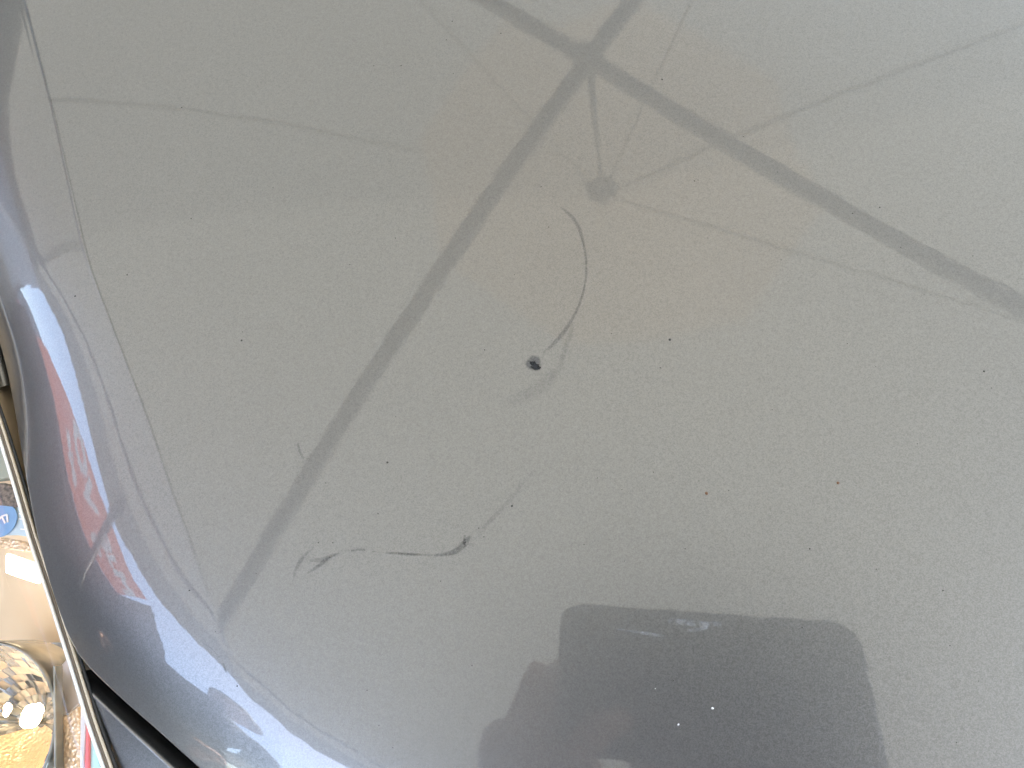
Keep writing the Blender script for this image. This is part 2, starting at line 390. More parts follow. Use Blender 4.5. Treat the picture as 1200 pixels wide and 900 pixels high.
# ------------------------------------------------------------------ banner on the open side
tt = lambda x, y: (TC[0] + x * cos(TA) - y * sin(TA), TC[1] + x * sin(TA) + y * cos(TA))
BX = -TH - .04
bx, by = tt(BX, .6)
ban = empty('banner', (bx, by, 0), TA, label='red banner with white outlined letters hanging on the open side of the tent', cat='banner')
red_m = cloth('red_banner_vinyl', (.62, .17, .11), (.8, .26, .18), .6)
BSTEP = .006
ys = np.arange(BAN_Y0, BAN_Y1 + 1e-6, BSTEP); nz = 90
def text_lines(txt, size):
    """outline of a word as line segments, from the built-in face"""
    cu = bpy.data.curves.new('word', 'FONT'); cu.body = txt; cu.size = size; cu.fill_mode = 'NONE'; cu.resolution_u = 4; cu.space_character = 1.08
    tmp = bpy.data.objects.new('word', cu); COL.objects.link(tmp); me = bpy.data.meshes.new_from_object(tmp.evaluated_get(bpy.context.evaluated_depsgraph_get()))
    v = np.array([q.co[:2] for q in me.vertices]); e = np.array([q.vertices[:] for q in me.edges]); COL.objects.unlink(tmp); bpy.data.objects.remove(tmp)
    return v[e[:, 0]], v[e[:, 1]]
zt_ = np.interp(ys, BAN_TY, BAN_TZ); zb_ = np.interp(ys, BAN_TY, BAN_BZ)
Zg = zb_[:, None] + (zt_ - zb_)[:, None] * np.linspace(0, 1, nz + 1)[None]; Yg = np.repeat(ys[:, None], nz + 1, 1)
Xg = .012 * np.sin(Yg * 9 + Zg * 3)
yc = (Yg[:-1, :-1] + Yg[1:, 1:]) / 2; zc_ = (Zg[:-1, :-1] + Zg[1:, 1:]) / 2; inside = np.zeros(yc.shape, bool)
for (txt, y0, z0, size) in BAN_TEXT:
    A, B = text_lines(txt, size); A = A * [-1, 1] + [y0, z0]; B = B * [-1, 1] + [y0, z0]
    P = np.stack([yc.ravel(), zc_.ravel()], 1); d2 = np.full(len(P), 9.)
    for a_, b_ in zip(A, B):
        ab = b_ - a_; t = np.clip(((P - a_) @ ab) / max(ab @ ab, 1e-12), 0, 1); d2 = np.minimum(d2, ((P - a_ - t[:, None] * ab) ** 2).sum(1))
    inside |= (d2 < (size * .055) ** 2).reshape(yc.shape)
VV = np.stack([Xg, Yg - .6, Zg], -1).reshape(-1, 3)
qi = (np.arange(len(ys) - 1)[:, None] * (nz + 1) + np.arange(nz)[None]); quads = np.stack([qi, qi + nz + 1, qi + nz + 2, qi + 1], -1)
def cells(name, mask, m):
    q = quads[mask]; u_, inv_ = np.unique(q, return_inverse=True); return mesh(name, VV[u_], inv_.reshape(-1, 4), m, ban)
white_m = cloth('white_banner_print', (.8, .8, .8), (.8, .8, .8), .55)
cells('banner_sheet', ~inside, red_m); cells('lettering', inside, white_m)
dark_m = cloth('dark_filler_vinyl', (.06, .06, .065), (.05, .05, .055), .4)  # added dark sheet that hides the low sky from the bonnet
V = []; F = []; n = 44
for j in range(n + 1):
    y = -.30 + (BAN_Y1 + .12 + .30) * j / n; zt = float(np.interp(y, DK_Y, DK_Z)) if y < BAN_Y0 else float(np.interp(y, BAN_TY, BAN_BZ))
    for i in range(6): z = .55 + (zt - .003 - .55) * i / 5; V.append((.012 * sin(y * 9 + z * 3), y - .6, z))
for j in range(n):
    for i in range(5): q = j * 6 + i; F.append((q, q + 6, q + 7, q + 1))
mesh('dark_filler_sheet', V, F, dark_m, ban)
for (z0, z1, r_) in ((1.20, 1.34, .007), (1.02, 1.10, .010), (.84, .80, .005)):
    MB().tube([(.03, .25 + t - .6, z0 + (z1 - z0) * (1 - t)) for t in np.linspace(0, .95, 9)], r_, 6).build('trim_cord', white_m, ban, True)
def pole(x, y, h, lab, r=.02):
    X, Y = tt(x, y); p = empty('banner_pole', (X, Y, 0), TA, label=lab, cat='pole', group='poles holding the banner')
    MB().tube([(0, -.87, .02), (0, 0, h)], r, 12).build('shaft', BLACK, p, True); MB().lathe([(0, .03), (.13, .03), (.15, 0), (0, 0)], (0, -.87, 0)).build('foot', BLACK, p, True)
for a_ in POLES: pole(*a_)

# ------------------------------------------------------------------ vehicles parked outside the tent
def vehicle(name, x, y, rz, Lg, Wd, Ht, nose, col, label, cat, stripe=None):
    """side profile lofted across the width; the long axis is the local x"""
    X, Y = tt(x, y); v = empty(name, (X, Y, 0), TA + rz, label=label, cat=cat)
    pm = mat(name + '_paint', col, .4, .3, Coat_Weight=1., Coat_Roughness=.05); gm = bpy.data.materials.get('tinted_window_glass') or mat('tinted_window_glass', (.015, .02, .022), .05)
    h = Lg / 2; bl = .95 if Ht < 2 else 1.15
    prof = [(-h, .35), (-h, bl - .1), (-h + .12, bl), (-h + .35, Ht - .1), (-h + .6, Ht), (h - nose - .75, Ht), (h - nose - .45, Ht - .07), (h - nose + .05, bl + .08), (h - .15, bl - .12), (h, bl - .35), (h, .35)]
    m = MB(); n = len(prof)
    ws = [(-1, 1.), (-.985, .0)]
    sec = []
    for t, ins in ((-1, .05), (-.96, 0), (.96, 0), (1, .05)):
        for (px_, pz) in prof:
            tp = .12 * max(0, (pz - bl) / (Ht - bl)); cxx = px_ * (1 - ins * .3); m.v.append((cxx, t * Wd / 2 * (1 - tp), pz - (ins * .6 if pz > 1 else 0)))
    for i in range(3):
        for j in range(n): m.f.append((i * n + j, i * n + (j + 1) % n, (i + 1) * n + (j + 1) % n, (i + 1) * n + j))
    m.f.append(tuple(range(n))[::-1]); m.f.append(tuple(3 * n + j for j in range(n)))
    m.build('body', pm, v, bevel=.03)
    x0 = -h + .55; x1 = h - nose - .1; nw = 3
    for s in (-1, 1):
        for k in range(nw):
            a = x0 + (x1 - x0) * k / nw + .04; b = x0 + (x1 - x0) * (k + 1) / nw - .04; zb, zt = bl + .08, Ht - .2; tz = lambda z: Wd / 2 * (1 - .12 * (z - bl) / (Ht - bl)) + .006
            q = MB(); q.v = [(a, s * tz(zb), zb), (b, s * tz(zb), zb), (b - (.25 if k == nw - 1 else 0), s * tz(zt), zt), (a, s * tz(zt), zt)]; q.v += [(x_, y_ - s * .03, z_) for (x_, y_, z_) in q.v]
            q.f = [(0, 1, 2, 3), (7, 6, 5, 4), (0, 4, 5, 1), (1, 5, 6, 2), (2, 6, 7, 3), (3, 7, 4, 0)]; q.build('window', gm, v)
        if stripe: MB().box(stripe[0] and (stripe[0], s * (Wd / 2 * .965), stripe[1]), stripe[2]).build('side_panel', mat('red_side_panel', (.6, .07, .06), .4) if s < 0 else bpy.data.materials['red_side_panel'], v)
        for k in (-1, 1):
            w_ = MB().lathe([(0, -.1), (.2, -.1), (.31, -.1), (.33, -.07), (.33, .07), (.31, .1), (0, .1)], (k * (h - .8), s * (Wd / 2 - .08), .33), 28, Matrix.Rotation(pi / 2, 3, 'X')).build('wheel', BLACK, v, True)
            MB().lathe([(0, -.112), (.06, -.112), (.19, -.104), (.2, -.09)], (k * (h - .8), s * (Wd / 2 - .08), .33), 20, Matrix.Rotation(pi / 2, 3, 'X') @ Matrix.Diagonal((1, 1, -s * -1.))).build('rim', alu, w_, True)
        MB().box((h - .04, s * Wd * .36, bl - .38), (.1, .3, .14)).build('headlight', glass_l, v, bevel=.02)
        MB().box((-h + .0, s * Wd * .42, bl - .1), (.06, .14, .3)).build('tail_light', red_l, v, bevel=.02)
    ws_ = MB(); x_ = h - nose + .03; xt = h - nose - .42
    ws_.v = [(x_ + .01, -Wd * .43, bl + .12), (x_ + .01, Wd * .43, bl + .12), (xt + .02, Wd * .38, Ht - .1), (xt + .02, -Wd * .38, Ht - .1)]; ws_.v += [(a - .03, b, c - .02) for a, b, c in ws_.v]
    ws_.f = [(0, 1, 2, 3), (7, 6, 5, 4), (0, 4, 5, 1), (1, 5, 6, 2), (2, 6, 7, 3), (3, 7, 4, 0)]; ws_.build('windscreen', gm, v)
    return v
glass_l = mat('headlight_glass', (.6, .62, .65), .1); red_l = mat('red_light_plastic', (.4, .02, .02), .2)
vehicle('van', .30, 3.35, 0, 5.8, 1.95, 2.75, .9, (.05, .055, .055), 'tall dark grey van parked behind the back side of the tent', 'van', (-1.9, 1.65, (.30, .02, .30)))
vehicle('parked_car', -4.1, 3.15, pi / 2, 4.7, 1.9, 2.02, 1.1, (.04, .042, .048), 'dark grey car parked outside the tent behind the red banner', 'car')
# ------------------------------------------------------------------ car
CB = np.array([.25, .9, 0.])
car = empty('car', CB, label='silver grey metallic car front with a scuffed bonnet and lit headlight', cat='car')
def cpart(mb, name, m, parent=car, smooth=True, bevel=0):
    return mb.build(name, m, parent, smooth, base=CB, local=True, bevel=bevel)
# bonnet sheet
seg = np.hypot(*np.diff(EDGE, axis=0).T); cum = np.concatenate([[0], np.cumsum(seg)])
def edge_at(q):
    return np.stack([np.interp(q, cum, EDGE[:, 0]), np.interp(q, cum, EDGE[:, 1])], -1)
qd = []; q = 0.
while q < cum[-1]:
    p = edge_at(q); d = 1.0 if (-.26 < p[0] < .12 and p[1] < .30) else 8.
    qd.append(q); q += d * .001
qd.append(cum[-1]); qd = np.array(qd)
Bp = edge_at(qd)
for _ in range(6): Bp[1:-1] = (Bp[:-2] + 2 * Bp[1:-1] + Bp[2:]) / 4
_t = np.gradient(Bp, axis=0); _t /= np.linalg.norm(_t, axis=1)[:, None]; _o = np.stack([_t[:, 1], -_t[:, 0]], -1)
if _o[10, 0] > 0: _o = -_o
Bp = Bp + _o * .0036
qn = qd / cum[-1]
Sp = np.stack([np.interp(qd, [0, cum[6], cum[12], cum[-3], cum[-1]], [.30, .32, .36, .60, .85]), np.interp(qd, [0, cum[6], cum[12], cum[-3], cum[-1]], [.95, .55, .40, .42, .40])], -1)
for _ in range(200): Sp[1:-1] = (Sp[:-2] + 2 * Sp[1:-1] + Sp[2:]) / 4
dist = np.concatenate([np.arange(0, .03, .0005), np.arange(.03, .066, .0002), np.arange(.066, .5, .0015)]); dist = np.append(dist, .52)
wv = dist / .52
P2 = Bp[:, None, :] * (1 - wv)[None, :, None] + Sp[:, None, :] * wv[None, :, None]
Z = bonnet_h(P2[..., 0], P2[..., 1])
# blur the table kinks
top = np.concatenate([P2, Z[..., None]], -1)
tg = np.gradient(Bp, axis=0); tg /= np.linalg.norm(tg, axis=1)[:, None]; outw = np.stack([tg[:, 1], -tg[:, 0]], -1)
if np.mean(np.sum(outw * (Sp - Bp), 1)) > 0: outw = -outw
hem = []
for (o_, z_) in ((-.010, -.012), (-.004, -.0135), (-.001, -.0115), (.0008, -.006), (.0012, -.003), (.0009, -.0012), (.0004, -.0003)):
    hem.append(np.concatenate([Bp + outw * o_, (Z[:, 0] + z_)[:, None]], 1))
full = np.concatenate([np.stack(hem, 1), top], 1)
hood = big_grid('bonnet', l2w(full.reshape(-1, 3)).reshape(full.shape), PAINT, car, CB)
# rest of the bonnet, to the right and towards the windscreen
# inner panel under the gap
ip = []
for i in range(0, len(Bp), 12):
    b = Bp[i]; o_ = outw[i]; z = Z[i, 0]
    ip.append([(b[0] - o_[0] * .05, b[1] - o_[1] * .05, z - .03), (b[0] + o_[0] * .004, b[1] + o_[1] * .004, z - .034), (b[0] + o_[0] * .012, b[1] + o_[1] * .012, z - .05), (b[0] + o_[0] * .012, b[1] + o_[1] * .012, z - .25)])
ip = np.array(ip); big_grid('inner_panel', l2w(ip.reshape(-1, 3)).reshape(ip.shape), UNDER, car, CB)

# ---- marks on the bonnet
def mark_mat(name, col, op, sc_=900, lo=.35, hi=.6, rough=.8):
    m = mat(name, col, rough); b = m.node_tree.nodes['Principled BSDF']
    at_ = N(m, 'ShaderNodeAttribute'); at_.attribute_name = 'fade'
    n = noise(m, sc_, 4, .7); r = ramp(m, n.outputs[0], [(lo, (0, 0, 0)), (hi, (1, 1, 1))])
    a = N(m, 'ShaderNodeMath', operation='MULTIPLY'); L(m, at_.outputs['Fac'], a.inputs[0]); L(m, r.outputs[0], a.inputs[1])
    c = N(m, 'ShaderNodeMath', operation='MULTIPLY'); c.inputs[1].default_value = op; L(m, a.outputs[0], c.inputs[0]); L(m, c.outputs[0], b.inputs['Alpha'])
    return m
SC_D = mark_mat('dark_scuff', (.03, .03, .03), .45, 1500, .3, .62)
SC_M = mark_mat('grey_scuff', (.06, .06, .06), .38, 1600, .25, .65)
SC_F = mark_mat('faint_scuff', (.07, .07, .07), .27, 1300, .3, .7)
SC_W = mark_mat('pale_streak', (.5, .5, .5), .28, 500, .35, .7)
def fade_attr(o, vals):
    a = o.data.attributes.new('fade', 'FLOAT', 'POINT'); a.data.foreach_set('value', np.asarray(vals, np.float32))
def spline(pts, n):
    p = np.array(pts, float); t = np.concatenate([[0], np.cumsum(np.hypot(*np.diff(p[:, :2], axis=0).T))]); q = np.linspace(0, t[-1], n)
    out = np.stack([np.interp(q, t, p[:, i]) for i in range(p.shape[1])], 1)
    for _ in range(3): out[1:-1] = (out[:-2] + 2 * out[1:-1] + out[2:]) / 4
    return out
def stroke(pts, m, name='scuff_mark', parent=None, label=None):
    """pts: (x, y, half width in photo pixels, strength)"""
    p = spline(pts, max(8, int(len(pts) * 8))); t = np.gradient(p[:, :2], axis=0); t /= np.linalg.norm(t, axis=1)[:, None] + 1e-9
    V = []; Fd = []; F = []
    for i, (x, y, w_, s_) in enumerate(p):
        w_ *= 1.15
        for k, fd in ((-1, 0), (-.45, 1), (.45, 1), (1, 0)):
            V.append(on_bonnet(x - t[i, 1] * k * w_, y + t[i, 0] * k * w_, .00006)); Fd.append(fd * s_ * (0 if i in (0, len(p) - 1) else 1))
    for i in range(len(p) - 1):
        for k in range(3): q = i * 4 + k; F.append((q, q + 1, q + 5, q + 4))
    o = mesh(name, l2w(np.array(V)), F, m, parent or car, True, base=CB); fade_attr(o, Fd)
    if label: o['label'] = label
    return o
def blob(x, y, rx, ry, m, name, rot=0, irr=.25, seed=1, label=None, s=1, nr=(.35, .7, 1)):
    rn = random.Random(seed); V = [on_bonnet(x, y, .00009)]; Fd = [s]; F = []; n = 14; jit = [1 + rn.uniform(-irr, irr) for _ in range(n)]
    for ri, r in enumerate(nr):
        for j in range(n):
            a = 2 * pi * j / n; u_, v_ = rx * r * jit[j] * cos(a), ry * r * jit[j] * sin(a)
            V.append(on_bonnet(x + u_ * cos(rot) - v_ * sin(rot), y + u_ * sin(rot) + v_ * cos(rot), .00009)); Fd.append(s * (1 if ri < 1 else .85 if ri < 2 else 0))
    for j in range(n): F.append((0, 1 + j, 1 + (j + 1) % n))
    for i in range(len(nr) - 1):
        for j in range(n): F.append((1 + i * n + j, 1 + (i + 1) * n + j, 1 + (i + 1) * n + (j + 1) % n, 1 + i * n + (j + 1) % n))
    o = mesh(name, l2w(np.array(V)), F, m, car, True, base=CB); fade_attr(o, Fd)
    if label: o['label'] = label
    return o
stroke([(656, 242, .8, .3), (664, 248, 2, .7), (672, 256, 2.6, .8), (679, 268, 2.6, .9), (684, 285, 1.6, 1), (687, 305, 1.5, 1), (687, 325, 1.5, 1), (683, 345, 1.6, 1), (676, 364, 1.8, 1), (666, 382, 2.4, 1), (656, 395, 3, .9), (646, 406, 2, .9), (636, 414, 1.3, .5)], SC_M, label='thin curved scuff like a hook')
stroke([(672, 380, 2, .5), (667, 395, 3.5, .8), (661, 412, 3, .8), (657, 430, 4, .6), (648, 440, 7, .6), (630, 455, 9, .55), (608, 468, 8, .5), (588, 475, 4, .2)], SC_F, label='faint wide smear under the hook scuff')
stroke([(552, 626, 1, .3), (548, 632, 3, .8), (541, 641, 5, 1), (532, 647, 3.5, 1), (521, 650, 2.2, 1), (508, 650.5, 1.4, .7)], SC_D, label='dark wedge shaped end of the lower scuff')
stroke([(545, 627, 1.2, .8), (544, 635, 2.6, .9), (546, 641, 1, .6)], SC_D)
stroke([(548, 637, 2, .6), (556, 640, 2, .3)], SC_M)
stroke([(508, 650.5, 1, .4), (496, 650, 1.2, .5), (486, 650, 1.8, 1), (470, 649, 1.7, 1), (452, 648, 1.2, .8)], SC_D)
stroke([(445, 647, 1, .5), (436, 646, 1, .6)], SC_M)
stroke([(428, 644.5, 1.3, 1), (420, 644, 1.6, 1), (411, 645.5, 1.2, .8)], SC_D)
stroke([(400, 647, 1, .5), (390, 651, 2.4, .9), (378, 656, 3, .9), (362, 657, 2, .5)], SC_M)
stroke([(390, 651, 1.4, .8), (378, 660, 2.4, 1), (368, 667, 2, .9), (359, 672, 1, .5)], SC_M)
stroke([(368, 641, .8, .4), (358, 650, 1.6, .7), (352, 658, 3, .9), (347, 666, 2, .7), (343, 682, 1, .3)], SC_M)
stroke([(556, 632, 1, .3), (570, 615, 2.6, .8), (585, 600, 3, .8), (598, 585, 2.5, .7), (612, 567, 3, .6), (626, 552, 2, .3)], SC_F, label='faint straight smear')
stroke([(349, 519, 1.4, .7), (351, 528, 1.8, .9), (356, 538, 1.4, .8)], SC_M, name='scratch')
stroke([(262, 777, .8, .8), (263.5, 784, 1.5, 1), (266, 791, .8, .7)], SC_D, name='scratch')
stroke([(236, 752, .6, .4), (248, 760, .7, .6), (258, 771, .7, .7)], SC_M, name='scratch')
stroke([(640, 640, .7, .3), (720, 632, .8, .4), (800, 628, .7, .2)], SC_F, name='scratch')
CR_M = mark_mat('crease_shade', (.05, .05, .045), .2, 700, .2, .5)  # the crease's line of shade, put into colour on a thin ribbon
stroke([(30, 0, 1.1, .9), (68, 150, 1.1, .9), (105, 310, 1.2, .9), (135, 390, 1.3, .85), (170, 480, 1.6, .7), (200, 570, 2., .55), (225, 640, 2.4, .4), (250, 710, 2.6, .15)], CR_M, name='crease_shade_line', label='fine dark line painted as shade along the pressed crease')
stroke([(722, 737, 1.2, .5), (740, 740, 2, .8), (762, 743, 2.4, .9), (780, 746, 1.4, .5)], SC_W, name='pale_streak')  # short pale half-clear streaks drawn on the bonnet
stroke([(782, 727, 3, .5), (800, 729, 4, 1), (822, 731, 4, .9), (846, 731, 3, .5)], SC_W, name='pale_streak')
stroke([(805, 739, 1.6, .6), (818, 738, 3, .9), (830, 735, 2, .7)], SC_W, name='pale_streak')
# impact dot: a grey ring of crushed lacquer round a broken dark core
RG = mark_mat('crushed_lacquer', (.05, .05, .05), .62, 2200, .1, .6)
blob(625.5, 425.5, 10.5, 10, RG, 'impact_ring', irr=.12, s=.9, label='grey ring of crushed lacquer')
CH = mark_mat('bare_dark_chip', (.012, .012, .012), 1., 2600, .2, .45)
blob(627, 428.5, 7, 4.2, CH, 'paint_chip', .35, .45, 5, label='dark broken centre of the dent')
blob(623.5, 426, 2.6, 2.0, CH, 'paint_chip', .9, .4, 6); blob(631.5, 431, 2.6, 2.2, CH, 'paint_chip', .2, .4, 7)
# specks of dirt
dk = mat('dark_dirt', (.02, .018, .015), .8); br = mat('brown_dirt', (.11, .045, .015), .7); wh = mat('pale_grit', (.75, .75, .72), .5)
def speck_mesh(seed):
    rn = random.Random(seed); bm = bmesh.new(); bmesh.ops.create_icosphere(bm, subdivisions=1, radius=1)
    for v in bm.verts: v.co *= rn.uniform(.75, 1.2); v.co.z *= .45
    me = bpy.data.meshes.new('dirt_speck'); bm.to_mesh(me); bm.free(); return me
SM = {}
for nm, m in (('d', dk), ('b', br), ('w', wh)):
    for k in range(3):
        me = speck_mesh(k + ord(nm)); me.materials.append(m); SM[nm, k] = me
SPK = [(785, 398, 1.9, 'd'), (568, 410, 1, 'd'), (454, 542, 1.4, 'd'), (600, 593, 1.6, 'd'), (561, 619, .9, 'd'), (567, 629, .8, 'd'), (1153, 435, 1.5, 'd'), (774, 431, 1, 'd'), (814, 212, 1, 'd'), (643, 266, .8, 'd'), (213, 126, .9, 'd'), (224, 256, .9, 'd'),
       (283, 399, 1.3, 'd'), (284, 389, .7, 'd'), (149, 322, 1, 'd'), (88, 347, 1.1, 'd'), (828, 578, 2.2, 'b'), (982, 566, 2.2, 'b'), (854, 575, .8, 'd'), (835, 830, 1.7, 'w'), (795, 849, 1.3, 'w'), (768, 807, .6, 'w'), (1105, 692, 1.1, 'd'),
       (949, 643, 1.2, 'd'), (803, 643, .9, 'd'), (1027, 667, .8, 'd'), (940, 735, .8, 'd'), (1121, 870, .8, 'd'), (553, 780, .9, 'd'), (470, 77, .9, 'd'), (438, 77, .8, 'd'), (999, 250, 1, 'd'), (1031, 243, 1.1, 'd'), (776, 93, 1.2, 'd'), (587, 39, .9, 'd'),
       (530, 25, .9, 'd'), (818, 211, .8, 'd'), (634, 219, .9, 'd'), (390, 636, .8, 'd'), (373, 636, .9, 'd'), (443, 602, .9, 'd'), (222, 692, 1, 'd'), (278, 804, 1, 'd'), (430, 809, .7, 'd'), (1140, 300, .8, 'd'), (1075, 520, .7, 'd'), (700, 560, .7, 'd'), (905, 480, .7, 'd'), (410, 310, .7, 'd'), (320, 220, .7, 'd')]
rn = random.Random(3)
for i in range(40): SPK.append((rn.uniform(240, 1180), rn.uniform(20, 880), rn.uniform(.45, .8), 'd'))
MW3 = Matrix(MW.tolist())
for i, (x, y, r, c) in enumerate(SPK):
    p = on_bonnet(x, y, 0); q = on_bonnet(x + 1, y, 0); s_ = np.linalg.norm(q - p) * r
    o = bpy.data.objects.new('dirt_speck', SM[c, i % 3]); COL.objects.link(o); o.parent = car
    o.matrix_local = Matrix.Translation((l2w(p) - CB).tolist()) @ MW3.to_4x4() @ Matrix.Rotation(i * 1.3, 4, 'Z') @ Matrix.Diagonal((s_ * 1.1, s_ * .9, s_, 1))

# ---- bumper cover in front of the bonnet
bi = [i for i in range(len(Bp)) if Bp[i][0] > -.1515 and Bp[i][1] < .004][::2]
rows = []
for i in bi:
    b = Bp[i]; z = Z[i, 0]; f = min(1, max(0, (b[0] + .1515) / .13)); f = f * f * (3 - 2 * f)
    d = np.array([.53, -.848]) * (1 - f) + np.array([.0, -1.]) * f; d /= np.linalg.norm(d); o_ = outw[i]
    g0 = b + o_ * GAP
    row = [(g0[0], g0[1], z - .05), (g0[0], g0[1], z - .0085)]
    for (k, za, zz) in ((.0004, -.0060, -.0075), (.0010, -.0048, -.0064), (.0018, -.0044, -.006), (.0028, -.0045, -.0062), (.0045, -.0046, -.0074), (.008, -.0048, -.0100), (.016, -.0051, -.0150), (.03, -.0056, -.025), (.05, -.010, -.045), (.07, -.035, -.08), (.085, -.07, -.14), (.095, -.14, -.22), (.10, -.26, -.32), (.095, -.38, -.42), (.07, -.5, -.52), (.03, -.57, -.58)):
        row.append((g0[0] + d[0] * k, g0[1] + d[1] * k, z + za * (1 - f) + zz * f))
    rows.append(row)
rows = np.array(rows)
bump_o = big_grid('bumper_cover', l2w(rows.reshape(-1, 3)).reshape(rows.shape), PAINT, car, CB)
# black strip seal lying in the gap between bonnet and bumper
sp = [(*(Bp[i] + outw[i] * .0026), Z[i, 0] - .0125) for i in range(len(Bp)) if Bp[i][1] < -.006 and Bp[i][0] > -.148][::4]
seal = MB().tube(sp, .0022, 8); cpart(seal, 'rubber_seal', BLACK)

# ---- front wing beside the bonnet, above the headlamp
fr = []
for i in range(0, len(Bp), 10):
    if Bp[i][1] < .075: continue
    b = Bp[i]; o_ = outw[i]; z = Z[i, 0]; row = []
    for (k, zz) in ((.0035, -.03), (.0035, -.006), (.0042, -.004), (.006, -.0035), (.02, -.012), (.05, -.04), (.09, -.10), (.12, -.18), (.14, -.30), (.14, -.45), (.13, -.6)):
        row.append((b[0] + o_[0] * k, b[1] + o_[1] * k, z + zz))
    fr.append(row)
fr = np.array(fr); big_grid('front_wing', l2w(fr.reshape(-1, 3)).reshape(fr.shape), PAINT, car, CB)

# ------------------------------------------------------------------ headlight
RZ = -.0185
rim_px = [(-90, 240), (-55, 345), (-22, 440), (0, 503), (20, 568), (38, 630), (59, 692), (79, 755), (93, 800), (108, 850), (125, 897), (146, 960), (170, 1030)]
rim = spline([at(x, y, RZ) for x, y in rim_px], 90)
tgr = np.gradient(rim[:, :2], axis=0); tgr /= np.linalg.norm(tgr, axis=1)[:, None]; lft = np.stack([tgr[:, 1], -tgr[:, 0]], 1)
if lft[0, 0] > 0: lft = -lft
head = empty('headlight', (0, 0, 0)); head.parent = car
head['label'] = 'lit headlight unit with amber glow behind a clear lens'
CB_H = CB
def hpart(mb, name, m, parent=None, smooth=True, bevel=0):
    return mb.build(name, m, parent or head, smooth, base=CB, local=True, bevel=bevel)
def sheet(name, prof, m, parent=None, sl=slice(None)):
    R = rim[sl]; Lf = lft[sl]
    V = np.array([[(r[0] + l[0] * k, r[1] + l[1] * k, r[2] + z) for (k, z) in prof] for r, l in zip(R, Lf)])
    return big_grid(name, l2w(V.reshape(-1, 3)).reshape(V.shape), m, parent or head, CB)
LENS = clear_plastic('clear_lens_plastic')
sheet('lens_cover', [(.0012, 0), (.002, .0008), (.006, .0006), (.015, -.0015), (.03, -.007), (.05, -.017), (.08, -.04), (.11, -.075), (.13, -.12), (.14, -.19)], LENS)
bezel_m = vary(mat('glow_tinted_bezel', (.9, .66, .4), .36, .15), 18, (.86, .64, .39), (.93, .72, .47), bump=.25, bdist=.004)  # the lamp's amber glow is put into the bezel's base colour
sheet('bezel', [(.0010, -.001), (.0012, -.022), (.004, -.040), (.012, -.052), (.03, -.060), (.06, -.072), (.10, -.10), (.13, -.16), (.139, -.19)], bezel_m)
# rim: lens flange, dark gasket, bright outer bead
flange = clear_plastic('flange_plastic', (.95, .9, .8)); cream = mat('cream_lens_edge', (.75, .62, .45), .25, Transmission_Weight=.3)
def bead(name, off, dz, r, m): hpart(MB().tube([(p[0] - l[0] * off, p[1] - l[1] * off, p[2] + dz) for p, l in zip(rim, lft)], r, 8), name, m)
bead('lens_edge', -.0008, .0003, .00055, mat('bright_lens_edge', (.85, .82, .76), .15, .3))
gask = mat('brown_gasket', (.12, .09, .06), .4)
bead('gasket', .0002, -.0002, .0005, gask)
bead('lens_flange', .0010, -.0001, .00042, cream)
bead('outer_gasket', .0018, -.0008, .0005, BLACK)
# projector bowl
zc = -.046
bc = at(-32, 862, zc); br_ = np.linalg.norm(at(50, 785, zc) - bc)
sil = vary(mat('silvered_reflector', (.8, .8, .79), .25, .6), 60, (.22, .24, .23), (.62, .63, .59))
peb = mat('pebbled_reflector', (.78, .58, .38), .28, .35)
vp = N(peb, 'ShaderNodeTexVoronoi'); vp.inputs['Scale'].default_value = 900; tcx = N(peb, 'ShaderNodeTexCoord'); L(peb, tcx.outputs['Object'], vp.inputs['Vector'])
bpx = N(peb, 'ShaderNodeBump'); bpx.inputs['Strength'].default_value = 1; bpx.inputs['Distance'].default_value = .0005; L(peb, vp.outputs['Distance'], bpx.inputs['Height']); L(peb, bpx.outputs[0], peb.node_tree.nodes['Principled BSDF'].inputs['Normal'])
bowl = MB(); bowl.lathe([(1.03 * br_, -.018), (1.03 * br_, 0), (1.0 * br_, .0012), (.985 * br_, 0)], bc, 64); bo = hpart(bowl, 'projector_ring', sil)
rn = random.Random(11)
def facets(r0, r1, z0, z1, n, a0, a1, jit):
    m = MB()
    for j in range(n):
        aa, ab = a0 + (a1 - a0) * j / n, a0 + (a1 - a0) * (j + 1) / n; dz = rn.uniform(-jit, jit); tl = rn.uniform(-jit, jit); b = len(m.v)
        for (r, z, a) in ((r0, z0, aa), (r0, z0, ab), (r1, z1, ab), (r1, z1, aa)): m.v.append((bc[0] + r * cos(a), bc[1] + r * sin(a), bc[2] + z + dz + (tl if a == ab else -tl)))
        m.f.append((b, b + 1, b + 2, b + 3))
    return m
K = 11
for i in range(K):
    t0, t1 = 1 - i / K, 1 - (i + 1) / K; r0, r1 = .985 * br_ * t0, .985 * br_ * t1; z0, z1 = -.032 * (1 - t0 * t0), -.032 * (1 - t1 * t1)
    hpart(facets(r0, r1, z0, z1, 46 - 2 * i, radians(-18), radians(200), .0011), 'reflector_facets', sil, bo, smooth=False)
low = MB(); nA, nR = 40, 10
for i in range(nR + 1):
    t = 1 - i / nR * .95
    for j in range(nA + 1):
        a = radians(-160 + 142 * j / nA); r = .985 * br_ * t; low.v.append((bc[0] + r * cos(a), bc[1] + r * sin(a), bc[2] - .032 * (1 - t * t)))
for i in range(nR):
    for j in range(nA): q = i * (nA + 1) + j; low.f.append((q, q + 1, q + nA + 2, q + nA + 1))
hpart(low, 'pebbled_bowl', peb, bo)
floor = MB().lathe([(.99 * br_, -.034), (0, -.036)], bc, 40); hpart(floor, 'bowl_floor', sil, bo)
WARM = (1, .72, .44)
bulb_m = emit('lit_filament_bulb', WARM, BULB_E)
